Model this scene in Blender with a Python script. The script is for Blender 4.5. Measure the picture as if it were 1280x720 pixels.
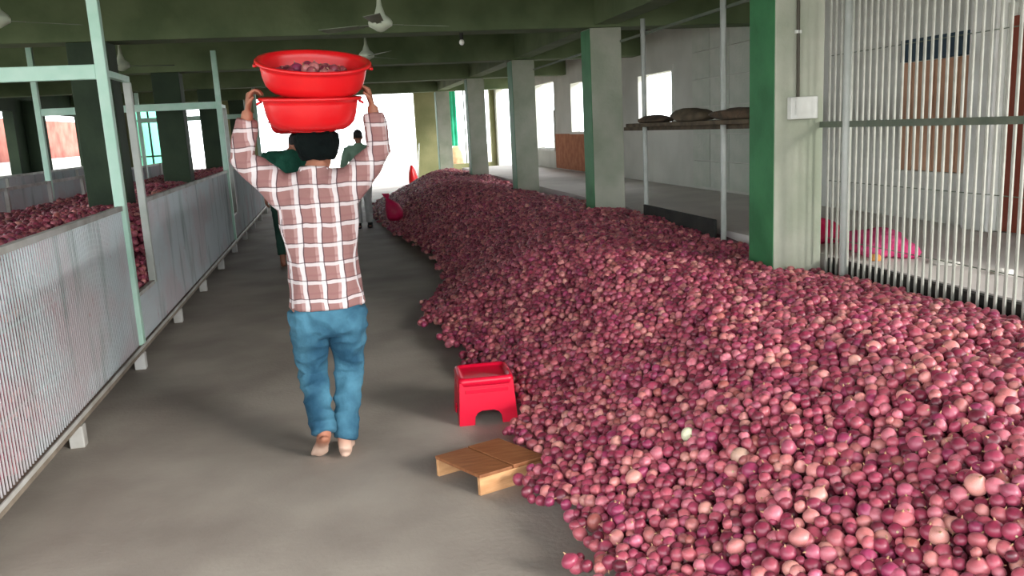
import bpy, bmesh, math, random
import numpy as np
from mathutils import Vector, Matrix, noise

scene = bpy.context.scene
for o in list(bpy.data.objects):
    bpy.data.objects.remove(o, do_unlink=True)
COL = scene.collection
rng = np.random.default_rng(7)
random.seed(7)

# ------------------------------------------------------------------ camera
# vanishing points measured in the 1280x720 photograph
CX, CY = 640.0, 360.0
VPY = np.array([410.0, 170.0]); VPZ = np.array([920.0, 5800.0]); CC = np.array([CX, CY])
F = math.sqrt(-float((VPY - CC) @ (VPZ - CC)))
_dy = np.append(VPY - CC, F); _dy /= np.linalg.norm(_dy)
_dd = np.append(VPZ - CC, F); _dd /= np.linalg.norm(_dd)
_dx = np.cross(_dd, _dy)
RW = np.array([_dx, _dy, -_dd])            # camera (right, down, forward) -> world
CAMH = 1.62
cam_data = bpy.data.cameras.new('camera')
cam = bpy.data.objects.new('camera', cam_data)
COL.objects.link(cam)
cam_data.sensor_width = 36.0
cam_data.lens = 36.0 * F / 1280.0
cam_data.clip_end = 300
r_ = RW @ np.array([1, 0, 0]); u_ = RW @ np.array([0, -1, 0]); b_ = RW @ np.array([0, 0, -1])
cam.matrix_world = Matrix(((r_[0], u_[0], b_[0], 0), (r_[1], u_[1], b_[1], 0), (r_[2], u_[2], b_[2], CAMH), (0, 0, 0, 1)))
scene.camera = cam

def project(P):
    P = np.asarray(P, float) - np.array([0, 0, CAMH])
    c = P @ RW
    return c[..., :2] / c[..., 2:3] * F + CC, c[..., 2]

def ground_at(px, py, z=0.0):
    d = RW @ np.array([px - CX, py - CY, F])
    t = (z - CAMH) / d[2]
    return d * t + np.array([0, 0, CAMH])

# ------------------------------------------------------------------ light
world = bpy.data.worlds.new('sky'); scene.world = world
world.use_nodes = True
bg = world.node_tree.nodes['Background']
bg.inputs[0].default_value = (0.93, 0.97, 1.0, 1)
bg.inputs[1].default_value = 5.5
sun_d = bpy.data.lights.new('sun', 'SUN'); sun = bpy.data.objects.new('sun', sun_d); COL.objects.link(sun)
sun_d.energy = 3.2; sun_d.angle = math.radians(14); sun_d.color = (1.0, 0.95, 0.88)
_sd = Vector((-0.60, 0.74, -0.33)).normalized()
sun.rotation_euler = _sd.to_track_quat('-Z', 'Y').to_euler()
scene.view_settings.view_transform = 'Standard'
scene.view_settings.look = 'None'
scene.view_settings.gamma = 1.0
scene.view_settings.use_curve_mapping = False
scene.view_settings.exposure = 0.08

# ------------------------------------------------------------------ materials
def srgb(r, g, b):
    f = lambda c: (c / 255 / 12.92) if c / 255 <= 0.04045 else ((c / 255 + 0.055) / 1.055) ** 2.4
    return (f(r), f(g), f(b), 1.0)

def mat(name, base, var=None, scale=8.0, rough=0.7, bump=0.0, bscale=60.0, spec=0.4, stretch=(1, 1, 1), detail=5, lo=0.35, hi=0.65):
    m = bpy.data.materials.new(name); m.use_nodes = True
    nt = m.node_tree; N = nt.nodes; L = nt.links
    p = N['Principled BSDF']
    p.inputs['Roughness'].default_value = rough
    p.inputs['Specular IOR Level'].default_value = spec
    p.inputs['Base Color'].default_value = base
    tc = N.new('ShaderNodeTexCoord'); mp = N.new('ShaderNodeMapping')
    mp.inputs['Scale'].default_value = stretch
    L.new(tc.outputs['Object'], mp.inputs['Vector'])
    if var is not None:
        n = N.new('ShaderNodeTexNoise'); n.inputs['Scale'].default_value = scale; n.inputs['Detail'].default_value = detail
        L.new(mp.outputs['Vector'], n.inputs['Vector'])
        cr = N.new('ShaderNodeValToRGB')
        cr.color_ramp.elements[0].position = lo; cr.color_ramp.elements[0].color = base
        cr.color_ramp.elements[1].position = hi; cr.color_ramp.elements[1].color = var
        L.new(n.outputs['Fac'], cr.inputs['Fac']); L.new(cr.outputs['Color'], p.inputs['Base Color'])
    if bump > 0:
        n2 = N.new('ShaderNodeTexNoise'); n2.inputs['Scale'].default_value = bscale; n2.inputs['Detail'].default_value = 4
        L.new(mp.outputs['Vector'], n2.inputs['Vector'])
        b = N.new('ShaderNodeBump'); b.inputs['Strength'].default_value = bump; b.inputs['Distance'].default_value = 0.02
        L.new(n2.outputs['Fac'], b.inputs['Height']); L.new(b.outputs['Normal'], p.inputs['Normal'])
    return m

M = {}
M['floor'] = mat('floor_concrete', srgb(146, 137, 128), srgb(171, 163, 152), 1.3, 0.75, 0.15, 40)
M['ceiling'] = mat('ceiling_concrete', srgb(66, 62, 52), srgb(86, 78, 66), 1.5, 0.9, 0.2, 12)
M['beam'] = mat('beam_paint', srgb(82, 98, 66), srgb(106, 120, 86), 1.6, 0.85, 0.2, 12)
M['plaster'] = mat('column_plaster', srgb(150, 158, 138), srgb(178, 180, 164), 2.2, 0.85, 0.2, 25)
M['greenpaint'] = mat('green_paint', srgb(42, 104, 62), srgb(60, 128, 80), 3.0, 0.6, 0.1, 30)
M['darkgreen'] = mat('dark_green_paint', srgb(40, 56, 40), srgb(54, 70, 50), 2.0, 0.8, 0.15, 20)
M['wall'] = mat('wall_render', srgb(198, 200, 190), srgb(214, 215, 206), 1.5, 0.9, 0.2, 20)
M['olive'] = mat('olive_wall', srgb(120, 122, 84), srgb(140, 138, 100), 1.5, 0.9, 0.2, 20)
M['block'] = mat('block_wall', srgb(184, 194, 180), srgb(204, 208, 196), 2.5, 0.9, 0.3, 25)
M['brick'] = mat('brick_infill', srgb(166, 100, 66), srgb(190, 124, 86), 6, 0.9, 0.4, 30)
M['shutter'] = mat('rust_shutter', srgb(184, 138, 108), srgb(204, 160, 130), 5, 0.7, 0.2, 20, stretch=(1, 1, 0.2))
M['bluedark'] = mat('dark_blue_board', srgb(40, 62, 78), srgb(56, 76, 88), 5, 0.6)
M['reddoor'] = mat('red_brown_door', srgb(112, 46, 30), srgb(134, 62, 40), 5, 0.6, 0.1, 20, stretch=(1, 1, 0.15))
M['white'] = mat('white_paint', srgb(226, 228, 222), srgb(206, 208, 200), 5, 0.6)
M['platform'] = mat('platform_concrete', srgb(208, 200, 196), srgb(220, 214, 208), 1.8, 0.85, 0.1, 30)
M['dark'] = mat('dark_board', srgb(34, 36, 34), srgb(52, 50, 46), 4, 0.85, 0.1, 30)
M['bar'] = mat('grey_bar', srgb(168, 168, 158), srgb(146, 148, 136), 9, 0.55, spec=0.4)
M['fencerail'] = mat('dark_rail', srgb(86, 98, 84), srgb(104, 112, 96), 9, 0.6)
M['post'] = mat('pale_post', srgb(188, 192, 186), srgb(170, 176, 168), 6, 0.5)
M['mint'] = mat('mint_paint', srgb(176, 218, 198), srgb(196, 228, 212), 5, 0.5)
M['rod'] = mat('bin_rod', srgb(206, 210, 210), srgb(176, 178, 180), 3.5, 0.6)
M['rodrail'] = mat('bin_rail', srgb(198, 198, 194), srgb(164, 160, 152), 4, 0.65)
M['railbrown'] = mat('dusty_rail', srgb(148, 136, 120), srgb(120, 108, 94), 8, 0.8)
M['deck'] = mat('bin_deck', srgb(96, 80, 70), srgb(120, 100, 86), 5, 0.9)
M['darkwood'] = mat('dark_plank', srgb(70, 62, 50), srgb(98, 86, 68), 8, 0.85, 0.3, 20)
M['cloth_brown'] = mat('brown_cloth', srgb(96, 78, 60), srgb(66, 58, 48), 12, 0.95, 0.4, 40)
M['fan'] = mat('fan_enamel', srgb(196, 206, 184), srgb(176, 186, 164), 4, 0.45)
M['fanblade'] = mat('fan_blade_enamel', srgb(120, 128, 108), srgb(104, 112, 94), 4, 0.5)
M['bulb'] = mat('bulb_glass', srgb(240, 240, 232), None, rough=0.2)
M['conduit'] = mat('dark_conduit', srgb(74, 70, 58), None, rough=0.6)
M['yard'] = mat('yard_ground', srgb(196, 190, 180), srgb(176, 170, 158), 0.6, 0.95)
M['redbrick'] = mat('red_brick_wall', srgb(148, 80, 68), srgb(178, 112, 98), 2.0, 0.9, 0.3, 18)
M['greencloth'] = mat('green_sheet', srgb(40, 170, 130), srgb(70, 200, 160), 3, 0.8)
M['tan'] = mat('tan_sack', srgb(216, 176, 140), srgb(190, 150, 116), 7, 0.9)
M['red'] = mat('red_plastic', srgb(228, 28, 30), srgb(214, 22, 30), 3, 0.32, spec=0.5)
M['redstool'] = mat('crimson_plastic', srgb(216, 16, 52), srgb(204, 10, 48), 3, 0.3, spec=0.5)
M['magenta'] = mat('magenta_plastic', srgb(206, 24, 84), srgb(176, 12, 66), 7, 0.5, 0.3, 25)
M['pinkcloth'] = mat('pink_cloth', srgb(206, 54, 112), srgb(228, 90, 140), 9, 0.9, 0.4, 30)
M['wood1'] = mat('plank_brown', srgb(150, 98, 62), srgb(128, 78, 46), 9, 0.6, 0.15, 25, stretch=(1, 6, 1))
M['wood2'] = mat('plank_pale', srgb(206, 158, 112), srgb(186, 136, 92), 9, 0.65, 0.15, 25, stretch=(1, 1, 6))
M['skin'] = mat('skin_brown', srgb(150, 98, 76), srgb(168, 112, 88), 14, 0.55, 0.05, 90)
M['sole'] = mat('skin_foot', srgb(176, 140, 120), srgb(158, 122, 104), 14, 0.65, 0.05, 90)
M['hair'] = mat('black_hair', srgb(20, 20, 20), srgb(34, 32, 30), 40, 0.6, 0.5, 120)
M['headcloth'] = mat('black_headcloth', srgb(8, 14, 14), srgb(14, 22, 21), 12, 0.95, 0.6, 25, spec=0.1)
M['jeans'] = mat('blue_denim', srgb(28, 72, 96), srgb(84, 138, 160), 4.5, 0.85, 0.25, 55, lo=0.38, hi=0.72)
M['denimdark'] = mat('denim_seam', srgb(36, 86, 122), srgb(48, 104, 142), 8, 0.85)
M['greenshirt'] = mat('dark_green_shirt', srgb(22, 74, 58), srgb(30, 92, 72), 6, 0.9, 0.4, 25)
M['sageshirt'] = mat('sage_shirt', srgb(124, 156, 134), srgb(142, 172, 150), 6, 0.9, 0.3, 25)
M['paletrouser'] = mat('pale_trousers', srgb(190, 190, 186), srgb(170, 170, 168), 6, 0.9, 0.3, 25)
M['darktrouser'] = mat('dark_trousers', srgb(34, 66, 56), srgb(44, 78, 66), 6, 0.9, 0.3, 25)
M['shoe'] = mat('dark_shoe', srgb(36, 38, 36), None, rough=0.5)
M['eyewhite'] = mat('eye_white', srgb(225, 222, 214), None, rough=0.25)
M['lips'] = mat('lips', srgb(128, 70, 62), None, rough=0.5)
M['stem'] = mat('onion_stem', srgb(196, 160, 122), srgb(160, 118, 90), 60, 0.8)
M['root'] = mat('onion_root', srgb(206, 186, 150), srgb(170, 146, 110), 60, 0.9)
M['paper'] = mat('paper_scrap', srgb(232, 228, 220), None, rough=0.9)
M['orange'] = mat('orange_scrap', srgb(232, 160, 90), None, rough=0.8)

def glass_mat():
    m = bpy.data.materials.new('green_glass'); m.use_nodes = True
    p = m.node_tree.nodes['Principled BSDF']
    p.inputs['Base Color'].default_value = srgb(120, 226, 186)
    p.inputs['Transmission Weight'].default_value = 0.9
    p.inputs['Roughness'].default_value = 0.35
    p.inputs['IOR'].default_value = 1.1
    return m
M['glass'] = glass_mat()

def onion_mat(name, use_attr):
    m = bpy.data.materials.new(name); m.use_nodes = True
    nt = m.node_tree; N = nt.nodes; L = nt.links; p = N['Principled BSDF']
    if use_attr:
        a = N.new('ShaderNodeAttribute'); a.attribute_name = 'Col'; src = a.outputs['Color']
    else:
        a = N.new('ShaderNodeObjectInfo'); src = a.outputs['Color']
    tc = N.new('ShaderNodeTexCoord')
    n = N.new('ShaderNodeTexNoise'); n.inputs['Scale'].default_value = 38; n.inputs['Detail'].default_value = 3
    L.new(tc.outputs['Object'], n.inputs['Vector'])
    mx = N.new('ShaderNodeMix'); mx.data_type = 'RGBA'; mx.blend_type = 'MULTIPLY'; mx.inputs['Factor'].default_value = 1.0
    cr = N.new('ShaderNodeValToRGB')
    cr.color_ramp.elements[0].position = 0.3; cr.color_ramp.elements[0].color = (0.62, 0.5, 0.55, 1)
    cr.color_ramp.elements[1].position = 0.7; cr.color_ramp.elements[1].color = (1.15, 1.15, 1.12, 1)
    L.new(n.outputs['Fac'], cr.inputs['Fac'])
    L.new(src, mx.inputs['A']); L.new(cr.outputs['Color'], mx.inputs['B'])
    L.new(mx.outputs['Result'], p.inputs['Base Color'])
    p.inputs['Roughness'].default_value = 0.4
    p.inputs['Sheen Weight'].default_value = 0.08
    p.inputs['Sheen Roughness'].default_value = 0.4
    p.inputs['Specular IOR Level'].default_value = 0.65
    return m
M['onion_attr'] = onion_mat('onion_skin_heap', True)
M['onion_obj'] = onion_mat('onion_skin', False)

def plaid_mat():
    m = bpy.data.materials.new('plaid_shirt'); m.use_nodes = True
    nt = m.node_tree; N = nt.nodes; L = nt.links; p = N['Principled BSDF']
    p.inputs['Roughness'].default_value = 0.9
    tc = N.new('ShaderNodeTexCoord'); s = N.new('ShaderNodeSeparateXYZ'); L.new(tc.outputs['Object'], s.inputs[0])
    sn = N.new('ShaderNodeSeparateXYZ'); L.new(tc.outputs['Normal'], sn.inputs[0])
    def math_(op, a, b=None, c=None):
        n = N.new('ShaderNodeMath'); n.operation = op
        for i, v in enumerate((a, b, c)):
            if v is None: continue
            if isinstance(v, (int, float)): n.inputs[i].default_value = v
            else: L.new(v, n.inputs[i])
        return n.outputs[0]
    side = math_('GREATER_THAN', math_('ABSOLUTE', sn.outputs[0]), 0.82)
    u = math_('ADD', math_('MULTIPLY', s.outputs[0], math_('SUBTRACT', 1.0, side)), math_('MULTIPLY', s.outputs[1], side))
    # slight cloth waviness
    nz = N.new('ShaderNodeTexNoise'); nz.inputs['Scale'].default_value = 7; L.new(tc.outputs['Object'], nz.inputs['Vector'])
    wob = math_('MULTIPLY', math_('SUBTRACT', nz.outputs['Fac'], 0.5), 0.035)
    def band(coord, per, ctr, half):
        t = math_('FRACT', math_('DIVIDE', math_('ADD', coord, 10.0 * per), per))
        d = math_('ABSOLUTE', math_('SUBTRACT', t, ctr))
        return math_('LESS_THAN', d, half)
    uu = math_('ADD', u, wob); vv = math_('ADD', s.outputs[2], wob)
    def mixc(fac, a, b, k=1.0):
        n = N.new('ShaderNodeMix'); n.data_type = 'RGBA'
        f = math_('MULTIPLY', fac, k); L.new(f, n.inputs['Factor'])
        for key, v in (('A', a), ('B', b)):
            if isinstance(v, tuple): n.inputs[key].default_value = v
            else: L.new(v, n.inputs[key])
        return n.outputs['Result']
    c = srgb(148, 108, 104)
    c = mixc(band(uu, 0.092, 0.5, 0.34), srgb(176, 140, 136), c)
    c = mixc(band(vv, 0.092, 0.5, 0.06), c, srgb(140, 96, 96), 0.5)
    c = mixc(band(uu, 0.092, 0.03, 0.19), c, srgb(222, 216, 216), 0.85)
    c = mixc(band(vv, 0.092, 0.03, 0.15), c, srgb(222, 216, 216), 0.7)
    c = mixc(band(uu, 0.092, 0.25, 0.03), c, srgb(70, 52, 60), 0.8)
    c = mixc(band(vv, 0.092, 0.21, 0.03), c, srgb(70, 52, 60), 0.65)
    L.new(c, p.inputs['Base Color'])
    n2 = N.new('ShaderNodeTexNoise'); n2.inputs['Scale'].default_value = 16; L.new(tc.outputs['Object'], n2.inputs['Vector'])
    b = N.new('ShaderNodeBump'); b.inputs['Strength'].default_value = 0.5; b.inputs['Distance'].default_value = 0.02
    L.new(n2.outputs['Fac'], b.inputs['Height']); L.new(b.outputs['Normal'], p.inputs['Normal'])
    return m
M['plaid'] = plaid_mat()
def dusty_skin():
    """brown skin whose bare feet are caked in pale floor dust"""
    m = mat('skin_dusty_feet', srgb(150, 98, 76), srgb(168, 112, 88), 14, 0.6, 0.05, 90)
    N = m.node_tree.nodes; L = m.node_tree.links; p = N['Principled BSDF']
    src = p.inputs['Base Color'].links[0].from_socket
    tc = N.new('ShaderNodeTexCoord'); s = N.new('ShaderNodeSeparateXYZ'); L.new(tc.outputs['Object'], s.inputs[0])
    r = N.new('ShaderNodeMapRange'); r.inputs[1].default_value = .13; r.inputs[2].default_value = .06; L.new(s.outputs[2], r.inputs[0])
    x = N.new('ShaderNodeMix'); x.data_type = 'RGBA'; L.new(r.outputs[0], x.inputs['Factor']); L.new(src, x.inputs['A']); x.inputs['B'].default_value = srgb(196, 166, 148)
    L.new(x.outputs['Result'], p.inputs['Base Color'])
    return m
M['dustyskin'] = dusty_skin()
def rod_mat():
    """pale enamel with blotchy pinkish onion dust and grey rust streaks, placed in room space"""
    m = bpy.data.materials.new('bin_rod_enamel'); m.use_nodes = True
    N = m.node_tree.nodes; L = m.node_tree.links; p = N['Principled BSDF']; p.inputs['Roughness'].default_value = .6
    g = N.new('ShaderNodeNewGeometry')
    last = None
    for sc, st, lo, hi, colr in ((1.0, (1, 1.6, 2.2), .45, .62, srgb(176, 170, 172)), (1.0, (1, 5, .9), .55, .70, srgb(138, 146, 144)), (1.0, (3, 9, 7), .68, .80, srgb(160, 124, 126))):
        mp = N.new('ShaderNodeMapping'); mp.inputs['Scale'].default_value = st; L.new(g.outputs['Position'], mp.inputs['Vector'])
        n = N.new('ShaderNodeTexNoise'); n.inputs['Scale'].default_value = sc; n.inputs['Detail'].default_value = 5; L.new(mp.outputs[0], n.inputs['Vector'])
        r = N.new('ShaderNodeMapRange'); r.inputs[1].default_value = lo; r.inputs[2].default_value = hi; L.new(n.outputs['Fac'], r.inputs[0])
        x = N.new('ShaderNodeMix'); x.data_type = 'RGBA'; L.new(r.outputs[0], x.inputs['Factor'])
        if last is None: x.inputs['A'].default_value = srgb(176, 184, 186)
        else: L.new(last, x.inputs['A'])
        x.inputs['B'].default_value = colr; last = x.outputs['Result']
    L.new(last, p.inputs['Base Color'])
    return m
M['rod'] = rod_mat()

# ------------------------------------------------------------------ helpers
class MB:
    """collects closed shapes; build() links them as ONE mesh object"""
    def __init__(self): self.v = []; self.f = []
    def add(self, vs, fs):
        o = len(self.v); self.v += [tuple(p) for p in vs]; self.f += [tuple(i + o for i in f) for f in fs]; return self
    def box(self, x0, x1, y0, y1, z0, z1):
        vs = [(x, y, z) for z in (z0, z1) for x, y in ((x0, y0), (x1, y0), (x1, y1), (x0, y1))]
        return self.add(vs, [(3, 2, 1, 0), (4, 5, 6, 7), (0, 1, 5, 4), (1, 2, 6, 5), (2, 3, 7, 6), (3, 0, 4, 7)])
    def hexa(self, vs):
        return self.add(vs, [(3, 2, 1, 0), (4, 5, 6, 7), (0, 1, 5, 4), (1, 2, 6, 5), (2, 3, 7, 6), (3, 0, 4, 7)])
    def rings(self, rings, cap=True):
        n = len(rings[0]); vs = [p for r in rings for p in r]; fs = []
        for k in range(len(rings) - 1):
            for i in range(n):
                j = (i + 1) % n
                fs.append((k * n + i, k * n + j, (k + 1) * n + j, (k + 1) * n + i))
        if cap:
            fs.append(tuple(range(n - 1, -1, -1))); fs.append(tuple(range((len(rings) - 1) * n, len(rings) * n)))
        return self.add(vs, fs)
    def tube(self, pts, radii, n=10, ref=None, flat=1.0, round_caps=False):
        pts = [Vector(p) for p in pts]
        if not hasattr(radii, '__len__'): radii = [radii] * len(pts)
        radii = list(radii)
        if round_caps:
            d0 = (pts[0] - pts[1]).normalized(); d1 = (pts[-1] - pts[-2]).normalized()
            p0, p1, ra, rb = pts[0], pts[-1], radii[0], radii[-1]
            pts = [p0 + d0 * ra * .95, p0 + d0 * ra * .7] + pts + [p1 + d1 * rb * .7, p1 + d1 * rb * .95]
            radii = [ra * .3, ra * .72] + radii + [rb * .72, rb * .3]
        rings = []; a = None
        for i, p in enumerate(pts):
            t = (pts[min(i + 1, len(pts) - 1)] - pts[max(i - 1, 0)]).normalized()
            if a is None:
                a = Vector(ref) if ref is not None else (Vector((0, 0, 1)) if abs(t.z) < 0.9 else Vector((1, 0, 0)))
            a = (a - t * a.dot(t)).normalized(); b = t.cross(a)
            r = radii[i]
            rings.append([p + a * (r * math.cos(q)) + b * (r * flat * math.sin(q)) for q in [2 * math.pi * k / n for k in range(n)]])
        return self.rings(rings)
    def stack(self, lv, n=20):
        """horizontal ellipses: (x,y,z,rx,ry)"""
        return self.rings([[(x + rx * math.cos(q), y + ry * math.sin(q), z) for q in [2 * math.pi * k / n for k in range(n)]] for x, y, z, rx, ry in lv])
    def ellip(self, c, rx, ry, rz, n=14, m=9):
        lv = []
        for i in range(m):
            t = -math.pi / 2 * .96 + math.pi * .96 * i / (m - 1)
            lv.append((c[0], c[1], c[2] + rz * math.sin(t), rx * math.cos(t), ry * math.cos(t)))
        return self.stack(lv, n)
    def lathe(self, prof, n=40, c=(0, 0, 0)):
        """closed lathe along z from profile (r,z) – ends capped"""
        return self.stack([(c[0], c[1], c[2] + z, r, r) for r, z in prof], n)
    def mesh(self, name):
        me = bpy.data.meshes.new(name); me.from_pydata(self.v, [], self.f); me.update(); return me
    def build(self, name, material, parent=None, smooth=False, bevel=0.0):
        o = bpy.data.objects.new(name, self.mesh(name)); COL.objects.link(o)
        o.data.materials.append(M[material] if isinstance(material, str) else material)
        if smooth:
            for p in o.data.polygons: p.use_smooth = True
        if bevel:
            b = o.modifiers.new('bevel', 'BEVEL'); b.width = bevel; b.segments = 2; b.limit_method = 'ANGLE'
        if parent is not None:
            o.parent = parent; o.matrix_parent_inverse = Matrix.Translation(-parent.location) if parent.type == 'EMPTY' else parent.matrix_basis.inverted()
        return o

def tag(o, label, cat, group=None, kind=None):
    o['label'] = label; o['category'] = cat
    if group: o['group'] = group
    if kind: o['kind'] = kind
    return o
def empty(name, loc):
    o = bpy.data.objects.new(name, None); COL.objects.link(o); o.location = loc; o.empty_display_size = 0.1
    return o
def struct(o, label=None, cat=None):
    o['kind'] = 'structure'
    if label: o['label'] = label
    if cat: o['category'] = cat
    return o
def inst(src, name, loc, parent=None, rot=(0, 0, 0), scale=(1, 1, 1), color=None):
    """another object on the same mesh data, placed in world space; parents here are unrotated Empties"""
    o = bpy.data.objects.new(name, src); COL.objects.link(o)
    o.location = loc; o.rotation_euler = rot; o.scale = scale
    if color is not None: o.color = color
    if parent is not None:
        o.parent = parent; o.matrix_parent_inverse = Matrix.Translation(-parent.location)
    return o
def bake(mb, name, voxel, smooth=4, fn=None):
    """closed overlapping shapes -> one continuous smooth skin"""
    me = mb.mesh(name + '_src'); o = bpy.data.objects.new(name + '_src', me); COL.objects.link(o)
    r = o.modifiers.new('r', 'REMESH'); r.mode = 'VOXEL'; r.voxel_size = voxel
    s = o.modifiers.new('s', 'SMOOTH'); s.factor = 0.5; s.iterations = smooth
    dg = bpy.context.evaluated_depsgraph_get(); dg.update()
    out = bpy.data.meshes.new_from_object(o.evaluated_get(dg))
    bpy.data.objects.remove(o); bpy.data.meshes.remove(me)
    out.name = name
    n = len(out.vertices)
    if fn is not None:
        co = np.empty(n * 3); no = np.empty(n * 3)
        out.vertices.foreach_get('co', co); out.vertices.foreach_get('normal', no)
        co = co.reshape(-1, 3); no = no.reshape(-1, 3)
        co = fn(co, no); out.vertices.foreach_set('co', co.ravel()); out.update()
    out.polygons.foreach_set('use_smooth', np.ones(len(out.polygons), bool))
    return out
def folds(amp, freq, stretch=(1, 1, 1)):
    def f(co, no):
        d = np.array([noise.noise(Vector((c[0] * freq * stretch[0], c[1] * freq * stretch[1], c[2] * freq * stretch[2]))) for c in co])
        d = (1 - np.abs(d) * 2.2)       # ridged
        return co + no * (d * amp)[:, None]
    return f
def part_mesh(me, name, material, parent):
    o = bpy.data.objects.new(name, me); COL.objects.link(o)
    me.materials.clear(); me.materials.append(M[material])
    o.parent = parent; o.matrix_parent_inverse = Matrix.Translation(-parent.location)
    return o

# ------------------------------------------------------------------ the setting
LX, RX, Y0, YE, CZ, BZ = -6.3, 5.2, -1.5, 26.5, 3.14, 2.67
struct(MB().box(LX - .2, RX + .2, Y0, YE + .3, -0.12, 0).build('floor', 'floor'), 'grey dusty concrete floor of the storage hall', 'floor')
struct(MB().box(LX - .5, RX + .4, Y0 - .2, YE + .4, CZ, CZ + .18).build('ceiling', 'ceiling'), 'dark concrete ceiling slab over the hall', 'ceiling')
struct(MB().box(-60, 60, -40, 90, -0.3, -0.121).build('floor_yard', 'yard'), 'pale open yard ground around the hall', 'ground')

def wall_y(name, x0, x1, ya, yb, za, zb, ops, material):
    """wall along Y with rectangular openings (y0,y1,z0,z1)"""
    mb = MB(); ys = ya
    for (a, b, c, d) in sorted(ops):
        if a > ys: mb.box(x0, x1, ys, a, za, zb)
        if c > za: mb.box(x0, x1, a, b, za, c)
        if d < zb: mb.box(x0, x1, a, b, d, zb)
        ys = b
    if ys < yb: mb.box(x0, x1, ys, yb, za, zb)
    return mb.build(name, material)
def wall_x(name, y0, y1, xa, xb, za, zb, ops, material):
    mb = MB(); xs = xa
    for (a, b, c, d) in sorted(ops):
        if a > xs: mb.box(xs, a, y0, y1, za, zb)
        if c > za: mb.box(a, b, y0, y1, za, c)
        if d < zb: mb.box(a, b, y0, y1, d, zb)
        xs = b
    if xs < xb: mb.box(xs, xb, y0, y1, za, zb)
    return mb.build(name, material)

wr = struct(wall_y('wall_right', RX, RX + .2, 3.0, YE + .2, 0, CZ,
            [(12.3, 13.8, 1.52, 2.34), (16.2, 17.9, 1.44, 2.46), (19.3, 21.1, 1.05, 2.6), (21.9, 26.2, 0.3, 2.75)], 'wall'),
            'pale rendered right wall with square openings', 'wall')
we = struct(wall_x('wall_end', YE, YE + .2, LX - .2, RX + .2, 0, CZ,
            [(-5.45, -4.69, 0.48, 2.68), (-4.05, -3.44, 0.65, 2.70), (-2.05, 2.68, 0.0, 2.80), (3.5, 5.05, 0.55, 2.82)], 'olive'),
            'olive end wall with a wide bright doorway', 'wall')
wl = struct(wall_y('wall_left', LX - .2, LX, 3.0, YE + .2, 0, CZ,
            [(3.5, 7.3, 0.3, 2.65), (7.7, 11.2, 0.3, 2.65), (11.6, 15.0, 0.3, 2.65), (17.0, 19.4, 0.95, 2.45), (21.1, 24.5, 0.95, 2.45)], 'darkgreen'),  # the three nearest openings are out of view, added to let fill light in
            'dark green left wall with wide openings, unseen near ones added for light', 'wall')
# doorway frame of the end wall
d1 = struct(empty('door_1', (0.25, YE - .02, 0)), 'olive framed wide doorway open to the bright yard', 'doorway')
for a, b, c, d in ((-2.17, -2.05, 0, 2.92), (2.68, 2.80, 0, 2.92), (-2.05, 2.68, 2.80, 2.92)):
    MB().box(a, b, YE - .06, YE + .05, c, d).build('door_frame', 'olive', d1)
# green glazed window of the end wall
w1 = struct(empty('window_1', (-5.07, YE + .08, 0.48)), 'green tinted window with dark mullions in the end wall', 'window')
wx0, wx1, wz0, wz1 = -5.45, -4.69, .48, 2.68; wm = (wx0 + wx1) / 2
for a, b, c, d in ((wx0, wx0 + .06, wz0, wz1), (wx1 - .06, wx1, wz0, wz1), (wx0 + .06, wx1 - .06, wz0, wz0 + .06), (wx0 + .06, wx1 - .06, wz1 - .06, wz1)):
    MB().box(a, b, YE + .05, YE + .11, c, d).build('window_frame', 'mint', w1)
MB().box(wm - .025, wm + .025, YE + .06, YE + .10, wz0 + .06, wz1 - .06).build('mullion', 'fencerail', w1)
for a, b in ((wx0 + .06, wm - .025), (wm + .025, wx1 - .06)):
    for z in (1.27, 2.3): MB().box(a, b, YE + .06, YE + .10, z, z + .05).build('mullion', 'fencerail', w1)
    for c, d in ((wz0 + .06, 1.27), (1.32, 2.3), (2.35, wz1 - .06)):
        MB().box(a, b, YE + .075, YE + .083, c, d).build('pane', 'glass', w1)
# openings in the right wall: sills
for k, (a, b, z) in enumerate(((12.3, 13.8, 1.52), (16.2, 17.9, 1.44), (19.3, 21.1, 1.05))):
    w = struct(empty('window_%d' % (k + 2), (RX, (a + b) / 2, z)), 'unglazed square opening in the right wall', 'window')
    MB().box(RX - .04, RX + .22, a - .05, b + .05, z - .05, z).build('window_sill', 'white', w)
    MB().box(RX - .03, RX + .03, a - .05, a, z, z + .9).build('window_frame', 'wall', w)

# brick infill under the right openings and boundary wall outside the left openings
bi = struct(MB().box(RX - .03, RX, 15.4, 19.2, .62, 1.4).build('wall_right_brick', 'brick'), 'orange brown brick infill below the right wall openings', 'wall')
rb = struct(MB().box(-9.4, -9.2, 15, 48, -.12, 2.6).build('wall_outer_left', 'redbrick'), 'pinkish brick boundary wall outside the left openings', 'wall')
rl = struct(MB().box(-7.5, -6.5, 15, 30, 2.75, 2.83).build('added_shade_roof', 'ceiling'), 'thin unseen roof added to shade the wall outside the left openings', 'roof')  # unseen roof, added to keep sky light off the brick wall

lw = struct(MB().box(-8.9, -8.75, 15, 48, -.12, 1.35).build('wall_low_white', 'white'), 'low white wall in the yard outside the left openings', 'wall')
# concrete blocks of the right wall, seen between the fence posts
bm_ = MB().box(0, .03, 0, .56, 0, .36).mesh('block'); bm_.materials.append(M['block'])
for i in range(4):
    for j in range(6):
        o = inst(bm_, 'block', (RX - .03, 9.25 + i * .575, .64 + j * .375))
        o.parent = wr
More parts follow.
